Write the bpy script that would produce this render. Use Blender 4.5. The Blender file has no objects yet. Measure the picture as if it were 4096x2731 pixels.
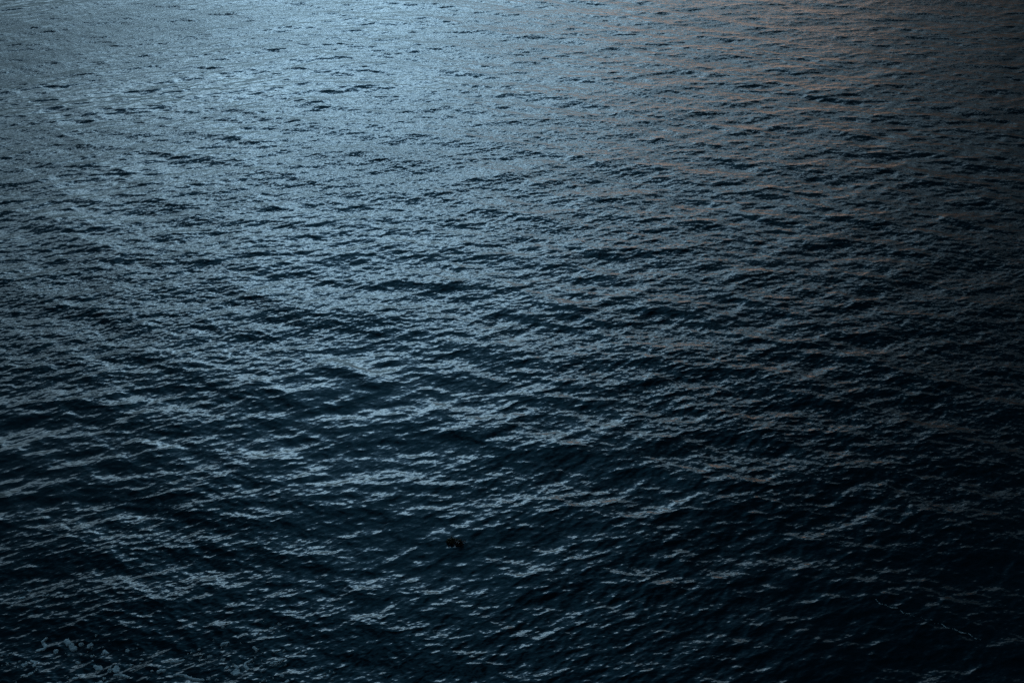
import bpy, math, random
import numpy as np
from mathutils import Vector

C = bpy.context.scene.collection
SC = bpy.context.scene

# ------------------------------------------------------------------ camera
CAM_H = 26.0
PITCH = 29.0
cam_data = bpy.data.cameras.new('camera')
cam_data.lens = 42.0
cam_data.sensor_width = 36.0
cam_data.clip_start = 0.1
cam_data.clip_end = 60000.0
cam = bpy.data.objects.new('camera', cam_data)
cam.location = (0, 0, CAM_H)
cam.rotation_euler = (math.radians(90 - PITCH), 0, 0)
C.objects.link(cam)
SC.camera = cam

# ------------------------------------------------------------------ exposure
SC.view_settings.view_transform = 'Standard'
SC.view_settings.look = 'None'
SC.view_settings.exposure = 0.0
SC.view_settings.gamma = 1.0
SC.view_settings.use_curve_mapping = False
SC.cycles.use_denoising = False
SC.cycles.max_bounces = 5
SC.cycles.sample_clamp_indirect = 6.0

# ------------------------------------------------------------------ dusk sky
SUN_AZ = 9.0      # degrees right of the view direction
SUN_EL = 1.5
world = bpy.data.worlds.new("World")
SC.world = world
world.use_nodes = True
nt = world.node_tree
nt.nodes.clear()
N = nt.nodes.new
L = nt.links.new


def mth(op, a, b=None, c=None, tree=None):
    t = tree or nt
    n = t.nodes.new('ShaderNodeMath')
    n.operation = op
    for i, v in enumerate((a, b, c)):
        if v is None:
            continue
        if isinstance(v, (int, float)):
            n.inputs[i].default_value = v
        else:
            t.links.new(v, n.inputs[i])
    return n.outputs[0]


def ramp(fac, stops, tree=None, interp='EASE'):
    t = tree or nt
    n = t.nodes.new('ShaderNodeValToRGB')
    n.color_ramp.interpolation = interp
    el = n.color_ramp.elements
    while len(el) > 1:
        el.remove(el[-1])
    for i, (p, col) in enumerate(stops):
        e = el[0] if i == 0 else el.new(p)
        e.position = p
        if isinstance(col, (int, float)):
            col = (col, col, col)
        e.color = (*col, 1.0)
    t.links.new(fac, n.inputs[0])
    return n.outputs[0]


def mixc(mode, fac, a, b, tree=None):
    t = tree or nt
    n = t.nodes.new('ShaderNodeMix')
    n.data_type = 'RGBA'
    n.blend_type = mode
    n.clamp_factor = True
    for sock, v in ((n.inputs[0], fac), (n.inputs[6], a), (n.inputs[7], b)):
        if isinstance(v, (int, float)):
            sock.default_value = v
        elif isinstance(v, tuple):
            sock.default_value = (*v, 1.0)
        else:
            t.links.new(v, sock)
    return n.outputs[2]


tc = N('ShaderNodeTexCoord')
sep = N('ShaderNodeSeparateXYZ')
L(tc.outputs['Generated'], sep.inputs[0])
az = mth('DEGREES' if False else 'MULTIPLY', mth('ARCTAN2', sep.outputs[0], sep.outputs[1]), 180 / math.pi)
elv = mth('MULTIPLY', mth('ARCSINE', sep.outputs[2]), 180 / math.pi)
# soft cloud forms shift the edges of the bright band and the dark side
cn = N('ShaderNodeTexNoise')
cn.inputs['Scale'].default_value = 3.2
cn.inputs['Detail'].default_value = 5.0
cn.inputs['Roughness'].default_value = 0.55
mp = N('ShaderNodeMapping')
mp.inputs['Scale'].default_value = (1.0, 1.0, 2.6)
L(tc.outputs['Generated'], mp.inputs[0])
L(mp.outputs[0], cn.inputs['Vector'])
cloud = mth('SUBTRACT', cn.outputs['Fac'], 0.5)
az_w = mth('ADD', az, mth('MULTIPLY', cloud, 6.0))
el_w = mth('ADD', elv, mth('MULTIPLY', cloud, 7.0))
faz = mth('DIVIDE', mth('ADD', az_w, 90.0), 180.0)      # -90..90 degrees
fel = mth('DIVIDE', el_w, 90.0)


def A(d):
    return (d + 90.0) / 180.0


# unseen sky, brighter ahead-left; elevation band and dark sides shaped to imitate lens falloff
band_az = ramp(faz, [(A(-90), 0.08), (A(-40), 0.13), (A(-24), 0.27), (A(-17), 0.60), (A(-10), 0.96), (A(-4), 0.95),
                     (A(2), 0.66), (A(8), 0.34), (A(14), 0.16), (A(19), 0.075), (A(25), 0.028), (A(60), 0.010)])
band_el = ramp(fel, [(0.0, (0.024, 0.042, 0.054)), (7 / 90, (0.030, 0.053, 0.068)), (12 / 90, (0.042, 0.076, 0.099)), (15 / 90, (0.092, 0.158, 0.205)), (18.5 / 90, (0.295, 0.46, 0.58)),
                     (21.5 / 90, (0.325, 0.515, 0.67)), (23.5 / 90, (0.140, 0.255, 0.365)), (26 / 90, (0.044, 0.096, 0.148)), (31 / 90, (0.018, 0.047, 0.076)), (42 / 90, (0.0085, 0.030, 0.051)),
                     (58 / 90, (0.0055, 0.021, 0.036)), (1.0, (0.003, 0.012, 0.021))])
pale = mixc('MULTIPLY', 1.0, mixc('MULTIPLY', 1.0, band_el, band_az), (10.6, 10.6, 10.6))
# after-glow low over the horizon on the right
glow_az = ramp(faz, [(A(-5), 0.0), (A(1), 0.40), (A(6), 1.0), (A(13), 0.85), (A(18), 0.16), (A(26), 0.02), (A(50), 0.01)])
glow_el = ramp(fel, [(0.0, (0.80, 0.56, 0.45)), (4 / 90, (0.66, 0.465, 0.375)), (8 / 90, (0.12, 0.085, 0.072)), (12 / 90, (0.01, 0.01, 0.01)), (0.4, 0.0)])
glow = mixc('MULTIPLY', 1.0, mixc('MULTIPLY', 1.0, glow_el, glow_az), (1.2, 1.2, 1.2))
sky = N('ShaderNodeTexSky')
sky.sky_type = 'NISHITA'
sky.sun_disc = False
sky.sun_elevation = math.radians(SUN_EL)
sky.sun_rotation = math.radians(SUN_AZ)
thin = mixc('MULTIPLY', 1.0, sky.outputs[0], (0.003, 0.003, 0.003))     # clear sky seen through thick cloud
total = mixc('ADD', 1.0, mixc('ADD', 1.0, pale, glow), thin)
bg = N('ShaderNodeBackground')
bg.inputs['Strength'].default_value = 1.0
L(total, bg.inputs['Color'])
wo = N('ShaderNodeOutputWorld')
L(bg.outputs[0], wo.inputs['Surface'])

# ------------------------------------------------------------------ low veiled sun
sun_data = bpy.data.lights.new('sun', 'SUN')
sun_data.energy = 0.006
sun_data.angle = math.radians(18)
sun_data.color = (1.0, 0.72, 0.48)
sun = bpy.data.objects.new('sun', sun_data)
d = Vector((math.sin(math.radians(SUN_AZ)) * math.cos(math.radians(4)),
            math.cos(math.radians(SUN_AZ)) * math.cos(math.radians(4)), math.sin(math.radians(4))))
sun.rotation_euler = d.to_track_quat('Z', 'Y').to_euler()
sun.location = (60, 150, 40)
C.objects.link(sun)


# ------------------------------------------------------------------ sea spectrum
CALM = 0.80      # overall steepness of the sea


class Band:
    """A periodic patch of sea made from a directional wave spectrum; rms slope is set directly."""

    def __init__(self, seed, size, lam0, lam1, slope, lobes, rot=0.0, n=512, chop=1.2, tilt=4.0):
        rng = np.random.default_rng(seed)
        k1 = 2 * np.pi * np.fft.fftfreq(n, size / n)
        kx, ky = np.meshgrid(k1, k1)
        k = np.hypot(kx, ky)
        k[0, 0] = 1
        th = np.arctan2(ky, kx)
        D = np.zeros_like(k)
        for ang, s, w in lobes:                       # crest angle from the x axis, spread power, weight
            a = np.radians(ang + 90 - rot)
            D += w * np.abs(np.cos(th - a)) ** s
        lk = np.log(k)
        lo, hi = np.log(2 * np.pi / lam1), np.log(2 * np.pi / lam0)
        win = 1 / (1 + np.exp(-(lk - lo) * 7)) / (1 + np.exp((lk - hi) * 7))
        amp = np.sqrt(k ** (-tilt) * D * win)
        amp[0, 0] = 0
        H = amp * (rng.normal(size=k.shape) + 1j * rng.normal(size=k.shape))
        f = np.fft.ifft2
        sx, sy = f(1j * kx * H).real, f(1j * ky * H).real
        g = CALM * slope / np.sqrt((sx ** 2 + sy ** 2).mean())
        self.h = (f(H).real * g).astype(np.float32)
        self.dx = (f(1j * kx / k * H).real * g * chop).astype(np.float32)
        self.dy = (f(1j * ky / k * H).real * g * chop).astype(np.float32)
        self.size, self.n, self.rot = size, n, np.radians(rot)

    def at(self, x, y):
        c, s = np.cos(self.rot), np.sin(self.rot)
        u = ((c * x + s * y) / self.size * self.n) % self.n
        v = ((-s * x + c * y) / self.size * self.n) % self.n
        i, j = np.floor(u).astype(np.int32), np.floor(v).astype(np.int32)
        fu, fv = (u - i).astype(np.float32), (v - j).astype(np.float32)
        i %= self.n
        j %= self.n
        i2, j2 = (i + 1) % self.n, (j + 1) % self.n
        out = []
        for a in (self.dx, self.dy, self.h):
            out.append((a[j, i] * (1 - fu) + a[j, i2] * fu) * (1 - fv) + (a[j2, i] * (1 - fu) + a[j2, i2] * fu) * fv)
        X, Y, Z = out
        return c * X - s * Y, s * X + c * Y, Z


SWELL = [(-28, 10, 1.0), (12, 6, 0.8)]
CHOPD = [(24, 5, 1.0), (-22, 6, 0.45), (0, 2, 0.15)]
RIPPLE = [(26, 8, 1.0), (-10, 8, 0.40), (0, 1, 0.08)]
FINE = [(30, 9, 1.0), (8, 9, 0.6), (-25, 6, 0.2)]
BANDS = [   # band, its shortest wave, which modulation
    (Band(11, 61.0, 1.45, 6.0, 0.064, SWELL, 0), 1.45, 0),
    (Band(12, 30.8, 0.48, 1.7, 0.070, CHOPD, 0, 1024), 0.48, 0),
    (Band(13, 42.3, 0.48, 1.7, 0.052, CHOPD, 31, 1024), 0.48, 0),
    (Band(14, 12.7, 0.21, 0.55, 0.066, CHOPD, -17, 1024), 0.21, 1),
    (Band(15, 17.9, 0.21, 0.55, 0.062, RIPPLE, 41, 1024), 0.21, 1),
    (Band(16, 5.8, 0.085, 0.21, 0.050, RIPPLE, 9, 1024), 0.085, 1),
    (Band(17, 7.9, 0.085, 0.21, 0.042, FINE, -33, 1024), 0.085, 1),
]
GUST = Band(30, 83.0, 5.0, 40.0, 0.2, [(10, 1, 1.0), (100, 0, 0.4)], 15, n=256)
GUST_SD = float(GUST.h.std())


def sea(x, y, spacing):
    """Displaced surface point for rest position x, y; waves finer than the local spacing fade out."""
    X, Y, Z = x.copy(), y.copy(), np.zeros_like(x)
    gust = np.clip(1.0 + 0.22 * GUST.at(x, y)[2] / GUST_SD, 0.5, 1.6)
    lost = np.zeros_like(x)
    for b, lam, m in BANDS:
        w = np.clip((lam / spacing - 2.2) / 2.2, 0, 1)
        lost += (1 - w) * (1 if lam < 0.5 else 0)
        w = w * (gust if m else 1.0)
        dx, dy, dz = b.at(x, y)
        X += dx * w
        Y += dy * w
        Z += dz * w
    return X, Y, Z, gust, lost


# one sheet: rings round the foot of the camera, finest ahead, reaching the horizon all round
STEP = 0.0008
RSTEP = 0.0007
def grow(a, b, s0, s1):
    out, r = [], a
    while r < b:
        out.append(r)
        t = (math.log(r) - math.log(a)) / (math.log(b) - math.log(a))
        r *= 1 + s0 + (s1 - s0) * t
    return out
rings = grow(0.6, 16.0, 0.10, 0.003) + grow(16.0, 165.0, RSTEP, RSTEP) + grow(165.0, 40000.0, RSTEP, 0.22) + [45000.0]
rings = np.array(rings)
half = np.arange(0, math.radians(39), STEP)
ext = [half[-1]]
s = STEP
while ext[-1] + s < math.pi - s * 0.5:
    ext.append(ext[-1] + s)
    s = min(s * 1.22, 0.12)
pos = np.concatenate([half, ext[1:]])
azs = np.concatenate([-pos[:0:-1], pos])
R, T = np.meshgrid(rings, azs, indexing='ij')
nr, na = R.shape
dr = np.gradient(rings)[:, None] * np.ones((1, na))
da = np.gradient(azs)[None, :] * R
sp = np.maximum(dr, da).ravel()
x0, y0 = (R * np.sin(T)).ravel(), (R * np.cos(T)).ravel()
X, Y, Z, gust, lost = sea(x0, y0, sp)
co = np.stack([X, Y, Z], 1)
foot = np.array([[0.0, 0.0, 0.0]])
co = np.concatenate([co, foot]).astype(np.float32)
idx = np.arange(nr * na).reshape(nr, na)
nxt = np.roll(idx, -1, axis=1)
q = np.stack([idx[:-1], idx[1:], nxt[1:], nxt[:-1]], -1).reshape(-1, 4)
q = q[:, ::-1]
tri = np.stack([np.full(na, nr * na), nxt[0], idx[0]], -1)
me = bpy.data.meshes.new('sea_water')
nq = len(q)
me.vertices.add(len(co))
me.vertices.foreach_set('co', co.ravel())
me.loops.add(nq * 4 + na * 3)
me.loops.foreach_set('vertex_index', np.concatenate([q.ravel(), tri.ravel()]).astype(np.int32))
me.polygons.add(nq + na)
me.polygons.foreach_set('loop_start', np.concatenate([np.arange(nq) * 4, nq * 4 + np.arange(na) * 3]).astype(np.int32))
at = me.attributes.new('ripple', 'FLOAT', 'POINT')
at.data.foreach_set('value', np.concatenate([(gust * (0.48 + 0.13 * lost)), [0.5]]).astype(np.float32))
me.update(calc_edges=True)
me.validate()
water = bpy.data.objects.new('sea_water', me)
water['kind'] = 'structure'
C.objects.link(water)

# flip check: faces look up
if me.polygons[nq // 2].normal.z < 0:
    me.flip_normals()


# ------------------------------------------------------------------ materials
def new_mat(name):
    m = bpy.data.materials.new(name)
    m.use_nodes = True
    t = m.node_tree
    b = t.nodes['Principled BSDF']
    return m, t, b


wm, wt, wb = new_mat('deep_sea_water')
wb.inputs['Base Color'].default_value = (0.0022, 0.016, 0.023, 1)
wb.inputs['Roughness'].default_value = 0.07
wb.inputs['IOR'].default_value = 1.333
geo = wt.nodes.new('ShaderNodeNewGeometry')


def slope_noise(scale, rot, stretch, seed):
    m = wt.nodes.new('ShaderNodeMapping')
    m.vector_type = 'TEXTURE'
    m.inputs['Rotation'].default_value = (0, 0, math.radians(rot))
    m.inputs['Scale'].default_value = (stretch, 1, 1)
    m.inputs['Location'].default_value = (seed, seed * 0.7, 0)
    wt.links.new(geo.outputs['Position'], m.inputs[0])
    n = wt.nodes.new('ShaderNodeTexNoise')
    n.noise_dimensions = '2D'
    n.inputs['Scale'].default_value = scale
    n.inputs['Detail'].default_value = 2.0
    n.inputs['Roughness'].default_value = 0.6
    wt.links.new(m.outputs[0], n.inputs['Vector'])
    v = wt.nodes.new('ShaderNodeVectorMath')
    v.operation = 'SUBTRACT'
    v.inputs[1].default_value = (0.5, 0.5, 0.5)
    wt.links.new(n.outputs['Color'], v.inputs[0])
    return v.outputs[0]


def vmath(op, a, b):
    v = wt.nodes.new('ShaderNodeVectorMath')
    v.operation = op
    for i, q_ in enumerate((a, b)):
        if isinstance(q_, tuple):
            v.inputs[i].default_value = q_
        else:
            wt.links.new(q_, v.inputs[i])
    return v.outputs[0]


# capillary ripples too fine for the mesh: they only tilt the surface normal
rip = vmath('ADD', slope_noise(11.0, 27, 3.6, 3.1), slope_noise(20.0, 12, 3.0, 9.7))
rip = vmath('MULTIPLY', rip, (0.40, 0.80, 0.0))
att = wt.nodes.new('ShaderNodeAttribute')
att.attribute_name = 'ripple'
sc_ = wt.nodes.new('ShaderNodeVectorMath')
sc_.operation = 'SCALE'
wt.links.new(rip, sc_.inputs[0])
wt.links.new(mth('MULTIPLY', att.outputs['Fac'], 0.58, tree=wt), sc_.inputs['Scale'])
nrm = wt.nodes.new('ShaderNodeVectorMath')
nrm.operation = 'NORMALIZE'
wt.links.new(vmath('ADD', geo.outputs['Normal'], sc_.outputs[0]), nrm.inputs[0])
wt.links.new(nrm.outputs[0], wb.inputs['Normal'])
me.materials.append(wm)


# ------------------------------------------------------------------ foam flecks
from mathutils import noise as mnoise

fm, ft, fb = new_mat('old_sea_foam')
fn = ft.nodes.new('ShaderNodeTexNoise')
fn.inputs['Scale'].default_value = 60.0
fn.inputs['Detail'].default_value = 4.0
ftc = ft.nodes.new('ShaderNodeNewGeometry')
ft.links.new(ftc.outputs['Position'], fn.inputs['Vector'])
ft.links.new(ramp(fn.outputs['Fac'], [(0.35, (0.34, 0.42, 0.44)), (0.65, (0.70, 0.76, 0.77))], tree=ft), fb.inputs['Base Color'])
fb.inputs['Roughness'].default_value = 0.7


def foam_shape(points, radius, seed, cell=0.012, breaks=False):
    """Ragged raft of bubbles along a path on the water: vertices and faces that ride the waves."""
    pts = np.array(points, float)
    lo, hi = pts.min(0) - radius * 1.9, pts.max(0) + radius * 1.9
    nx, ny = int((hi[0] - lo[0]) / cell) + 2, int((hi[1] - lo[1]) / cell) + 2
    gx, gy = np.meshgrid(lo[0] + np.arange(nx) * cell, lo[1] + np.arange(ny) * cell)
    f = np.zeros_like(gx)
    seg = list(zip(pts[:-1], pts[1:])) if len(pts) > 1 else [(pts[0], pts[0] + 1e-4)]
    for p, q_ in seg:
        d_ = q_ - p
        t = np.clip(((gx - p[0]) * d_[0] + (gy - p[1]) * d_[1]) / (d_ @ d_), 0, 1)
        dist2 = (gx - p[0] - t * d_[0]) ** 2 + (gy - p[1] - t * d_[1]) ** 2
        f = np.maximum(f, np.exp(-dist2 / radius ** 2))
    nz = np.array([[mnoise.fractal(Vector((gx[j, i] * 13, gy[j, i] * 13, seed)), 0.9, 2.0, 3) for i in range(nx)] for j in range(ny)])
    if breaks:      # a long line thins out in places
        f *= np.array([[0.84 + 0.36 * mnoise.noise(Vector((gx[j, i] * 2.6, gy[j, i] * 2.6, seed + 9))) for i in range(nx)] for j in range(ny)])
    f = f + 0.36 * nz
    inside = f > 0.42
    cells = inside[:-1, :-1] & inside[1:, :-1] & inside[:-1, 1:] & inside[1:, 1:]
    cnt = np.zeros_like(f)
    for oj in (0, 1):
        for oi in (0, 1):
            cnt[oj:ny - 1 + oj, oi:nx - 1 + oi] += cells
    spc = np.hypot(gx, gy) * STEP
    X, Y, Z, _, _ = sea(gx.ravel(), gy.ravel(), spc.ravel())
    lift = np.where(cnt == 4, 0.012 + 0.035 * np.clip(f - 0.42, 0, 0.7), -0.012).ravel()
    use = (cnt > 0).ravel()
    remap = np.cumsum(use) - 1
    ids = np.arange(nx * ny).reshape(ny, nx)
    fc = [(remap[ids[j, i]], remap[ids[j, i + 1]], remap[ids[j + 1, i + 1]], remap[ids[j + 1, i]])
          for j, i in zip(*np.nonzero(cells))]
    v = np.stack([X, Y, Z + lift], 1)[use]
    return v, np.array(fc, int).reshape(-1, 4)


def mesh_obj(name, verts, faces, mat, parent=None, smooth=True):
    m = bpy.data.meshes.new(name)
    m.from_pydata([tuple(map(float, p)) for p in verts], [], [tuple(map(int, q_)) for q_ in faces])
    m.update()
    if smooth:
        m.polygons.foreach_set('use_smooth', [True] * len(m.polygons))
    m.materials.append(mat)
    o = bpy.data.objects.new(name, m)
    C.objects.link(o)
    if parent:
        o.parent = parent
    return o


FLECKS = [
    ([(-7.918, 27.029), (-8.05, 26.923), (-8.077, 26.797), (-7.952, 26.652)], 0.066,
     'hooked curl of pale foam drifting just right of the round foam blot'),
    ([(-8.313, 26.506), (-8.23, 26.465), (-8.278, 26.573)], 0.120,
     'large round pale foam blot drifting just left of the hooked foam curl'),
    ([(-8.342, 26.797), (-8.261, 26.693)], 0.070,
     'small foam tuft on dark water directly beyond the large round blot'),
    ([(-11.945, 26.735), (-11.912, 26.652)], 0.115,
     'bright egg-shaped foam fleck floating beyond a thin slanting foam tail'),
    ([(-11.91, 26.465), (-11.731, 26.465), (-11.457, 26.343)], 0.055,
     'thin slanting foam tail on dark water in front of the egg-shaped fleck'),
    ([(-12.587, 26.818), (-12.408, 26.724)], 0.080,
     'short slanted foam lozenge floating left of the bright egg-shaped fleck'),
    ([(-13.807, 27.826), (-13.684, 27.684), (-13.47, 27.5)], 0.100,
     'broad slanting foam slab beside the zigzag foam strip at far left'),
    ([(-14.455, 27.893), (-14.518, 27.782), (-14.374, 27.629), (-14.368, 27.52), (-14.533, 27.466)], 0.070,
     'zigzag strip of thin foam on dark water near the left edge'),
    ([(-14.532, 27.029), (-14.412, 26.986), (-14.386, 26.829)], 0.085,
     'ragged bent foam smear nearest the lower left corner'),
    ([(-10.59, 26.568), (-10.426, 26.631)], 0.080,
     'pale oval foam fleck floating on dark water behind a long foam ribbon'),
    ([(-10.085, 26.465), (-9.794, 26.435), (-9.523, 26.302), (-9.194, 26.23)], 0.055,
     'long thin foam ribbon snaking along the water at the lower edge'),
    ([(-10.295, 27.007), (-10.178, 27.029), (-10.01, 27.081)], 0.065,
     'wedge-shaped foam streak on dark water beyond the pale oval fleck'),
    ([(-7.951, 27.52), (-7.826, 27.424)], 0.066,
     'small slanted foam fleck floating alone, farther out than the hooked curl'),
    ([(-7.278, 26.881), (-7.031, 26.986), (-6.928, 27.05)], 0.070,
     'faint foam streak rising to the right, just beyond the hooked curl'),
    ([(11.733, 29.664), (11.811, 29.47), (12.002, 29.429), (12.122, 29.279), (12.343, 29.255), (12.444, 29.046), (12.666, 29.021), (12.757, 28.849), (12.936, 28.846), (13.057, 28.725), (13.235, 28.734), (13.297, 28.555), (13.479, 28.56), (13.606, 28.35), (13.835, 28.301), (14.001, 28.138), (14.23, 28.12), (14.347, 27.912), (14.556, 27.848)], 0.022,  # glints along a wave crest, put in as a pale foam-coloured ribbon
     'thin broken line of crest glints modelled in pale foam, slanting across black water at lower right'),
]
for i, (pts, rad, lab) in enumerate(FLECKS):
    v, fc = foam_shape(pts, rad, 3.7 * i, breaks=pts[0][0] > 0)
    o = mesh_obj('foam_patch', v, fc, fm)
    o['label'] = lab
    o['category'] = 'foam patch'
    if pts[0][0] < 0:
        o['group'] = 'foam patches drifting at the lower left'

CRUMBS = [(-13.334, 27.651), (-13.045, 27.564), (-12.517, 27.134), (-12.843, 27.209), (-12.153, 26.652), (-14.28, 26.693),
          (-12.639, 26.068), (-12.1, 26.149), (-15.83, 30.217), (-15.943, 29.828), (-15.106, 29.913), (-9.075, 28.405),
          (-7.86, 28.315), (-7.59, 28.427), (-8.937, 27.684), (-9.65, 27.466), (-9.463, 27.252), (-9.246, 27.167),
          (-9.027, 26.25), (-8.614, 26.693), (-7.846, 27.124), (-7.62, 26.766), (-7.135, 26.797), (-6.861, 26.332),
          (-7.357, 26.149), (-6.669, 26.078), (-6.56, 27.316), (-13.993, 27.412), (-14.753, 26.86), (-15.232, 26.829),
          (-14.424, 26.465), (-13.965, 26.986), (-13.419, 26.139), (-11.85, 27.412), (-11.548, 26.881), (-11.303, 27.092),
          (-15.332, 27.305), (-7.252, 27.38), (-6.99, 27.412), (-6.061, 26.568), (-5.582, 26.363), (-13.045, 26.363),
          (-12.311, 26.159), (-13.179, 26.992), (-12.957, 27.98), (-12.498, 27.377), (-10.827, 26.579), (-8.834, 27.054), (-9.286, 26.976)]
rnd = random.Random(5)
allv, allf, base = [], [], 0
for i, (x, y) in enumerate(CRUMBS):
    spots = [(x, y, rnd.uniform(0.04, 0.085))]
    for _ in range(rnd.randint(1, 4)):
        spots.append((x + rnd.gauss(0, 0.22), y + rnd.gauss(0, 0.16), rnd.uniform(0.022, 0.045)))
    for k, (a, b, r_) in enumerate(spots):
        ang = rnd.uniform(-0.5, 1.0)
        ln = r_ * rnd.uniform(0.2, 1.6)
        v, fc = foam_shape([(a, b), (a + ln * math.cos(ang), b + ln * math.sin(ang))], r_, 100 + i * 7.3 + k)
        if len(fc):
            allv.append(v)
            allf.append(fc + base)
            base += len(v)
foam = mesh_obj('sea_foam', np.concatenate(allv), np.concatenate(allf), fm)
foam['kind'] = 'stuff'
foam['label'] = 'scattered crumbs of foam on dark water at lower left'
foam['category'] = 'foam'

# ------------------------------------------------------------------ floating seaweed
def weed_mat(name, c0, c1):
    m, t, b = new_mat(name)
    n = t.nodes.new('ShaderNodeTexNoise')
    n.inputs['Scale'].default_value = 26.0
    n.inputs['Detail'].default_value = 3.0
    t.links.new(ramp(n.outputs['Fac'], [(0.35, c0), (0.68, c1)], tree=t), b.inputs['Base Color'])
    g = t.nodes.new('ShaderNodeNewGeometry')
    t.links.new(g.outputs['Position'], n.inputs['Vector'])
    b.inputs['Roughness'].default_value = 0.32
    return m


olive = weed_mat('olive_kelp', (0.020, 0.020, 0.008), (0.085, 0.072, 0.024))
red = weed_mat('reddish_kelp', (0.018, 0.009, 0.007), (0.055, 0.026, 0.017))
gold = weed_mat('kelp_bladder', (0.08, 0.062, 0.022), (0.24, 0.19, 0.07))


def height(x, y):
    a = np.array([x], float), np.array([y], float)
    X, Y, Z, _, _ = sea(a[0], a[1], np.hypot(*a) * STEP)
    return float(X[0]), float(Y[0]), float(Z[0])


WX, WY = -1.962, 32.593
_, _, WZ = height(WX, WY)
weed = bpy.data.objects.new('seaweed_clump', None)
weed.location = (WX, WY, WZ)
C.objects.link(weed)
weed['label'] = 'dark brown clump of seaweed floating alone on the open water'
weed['category'] = 'seaweed'


def ribbon(V, F, base, heading, length, width, rise, r):
    """A ruffled frond: two-sided strip with thickness that arches up and droops back onto the water."""
    n = 9
    x, y, z = base
    h = heading
    start = len(V)
    for i in range(n):
        t = i / (n - 1)
        w = width * (0.35 + 1.3 * t) * (1 - t ** 3) + 0.004
        z_ = z + rise * math.sin(math.pi * min(1, t * 1.15)) * (1 - 0.35 * t) + 0.012 * math.sin(9 * t + heading * 3)
        z_ = max(z_, 0.006)
        px, py = -math.sin(h), math.cos(h)
        ruf = 0.018 * math.sin(7 * t + r * 6)
        V.append((x + px * w, y + py * w, z_ + ruf))
        V.append((x, y, z_ + 0.010))
        V.append((x - px * w, y - py * w, z_ - ruf))
        V.append((x, y, z_ - 0.006))
        x += math.cos(h) * length / n
        y += math.sin(h) * length / n
        h += (r - 0.5) * 0.35
        if i:
            a, b = start + 4 * (i - 1), start + 4 * i
            for k in range(4):
                F.append((a + k, a + (k + 1) % 4, b + (k + 1) % 4, b + k))
    F.append((start, start + 3, start + 2, start + 1))
    e = start + 4 * (n - 1)
    F.append((e, e + 1, e + 2, e + 3))


rnd = random.Random(21)
for (ox, oy, n_fr, sx, mat, lab) in ((-0.15, 0.05, 34, 0.15, olive, 'olive lobe with yellowish specks'),
                                     (0.16, -0.07, 40, 0.17, red, 'reddish dark lobe')):
    V, F = [], []
    for _ in range(n_fr):
        a = rnd.uniform(0, 2 * math.pi)
        rr = rnd.uniform(0.0, 0.11)
        ribbon(V, F, (ox + sx * 0.6 * rr / 0.11 * math.cos(a), oy + 0.6 * rr * math.sin(a), rnd.uniform(0.0, 0.05)),
               a + rnd.gauss(0, 0.6), rnd.uniform(0.10, 0.19), rnd.uniform(0.010, 0.022), rnd.uniform(0.03, 0.13), rnd.random())
    o = mesh_obj('frond_tuft', V, F, mat, weed)
    o['label'] = lab
# the stalk the two tufts share
V, F = [], []
for i in range(13):
    t = i / 12
    c = (-0.26 + 0.56 * t, 0.09 - 0.18 * t + 0.03 * math.sin(8 * t), 0.03 + 0.035 * math.sin(5 * t))
    for k in range(6):
        a = k * math.pi / 3
        V.append((c[0], c[1] + 0.011 * math.cos(a), c[2] + 0.011 * math.sin(a)))
        if i:
            p, q_ = 6 * (i - 1), 6 * i
            F.append((p + k, q_ + k, q_ + (k + 1) % 6, p + (k + 1) % 6))
F.append(tuple(range(5, -1, -1)))
F.append(tuple(range(72, 78)))
mesh_obj('stalk', V, F, olive, weed)
# gas bladders
V, F = [], []
for i in range(9):
    ph = math.pi * i / 8
    for k in range(10):
        a = 2 * math.pi * k / 10
        r_ = 0.019 * math.sin(ph) * (1 - 0.25 * math.cos(ph)) + 0.0008
        V.append((r_ * math.cos(a), r_ * math.sin(a), 0.026 * math.cos(ph)))
        if i:
            p, q_ = 10 * (i - 1), 10 * i
            F.append((p + k, q_ + k, q_ + (k + 1) % 10, p + (k + 1) % 10))
blad = mesh_obj('air_bladder', V, F, gold, weed)
for i, (x, y, z) in enumerate([(-0.20, 0.06, 0.11), (-0.14, 0.02, 0.13), (-0.09, -0.02, 0.10), (-0.23, -0.01, 0.08),
                               (-0.11, 0.10, 0.10), (0.04, 0.06, 0.09), (0.07, 0.10, 0.07), (0.19, -0.03, 0.12), (0.26, -0.09, 0.07)]):
    b_ = blad if i == 0 else blad.copy()
    b_.location = (x, y, z)
    b_.rotation_euler = (0.9 * math.sin(i * 2.1), 0.9 * math.cos(i * 1.7), i)
    if i:
        C.objects.link(b_)
        b_.parent = weed
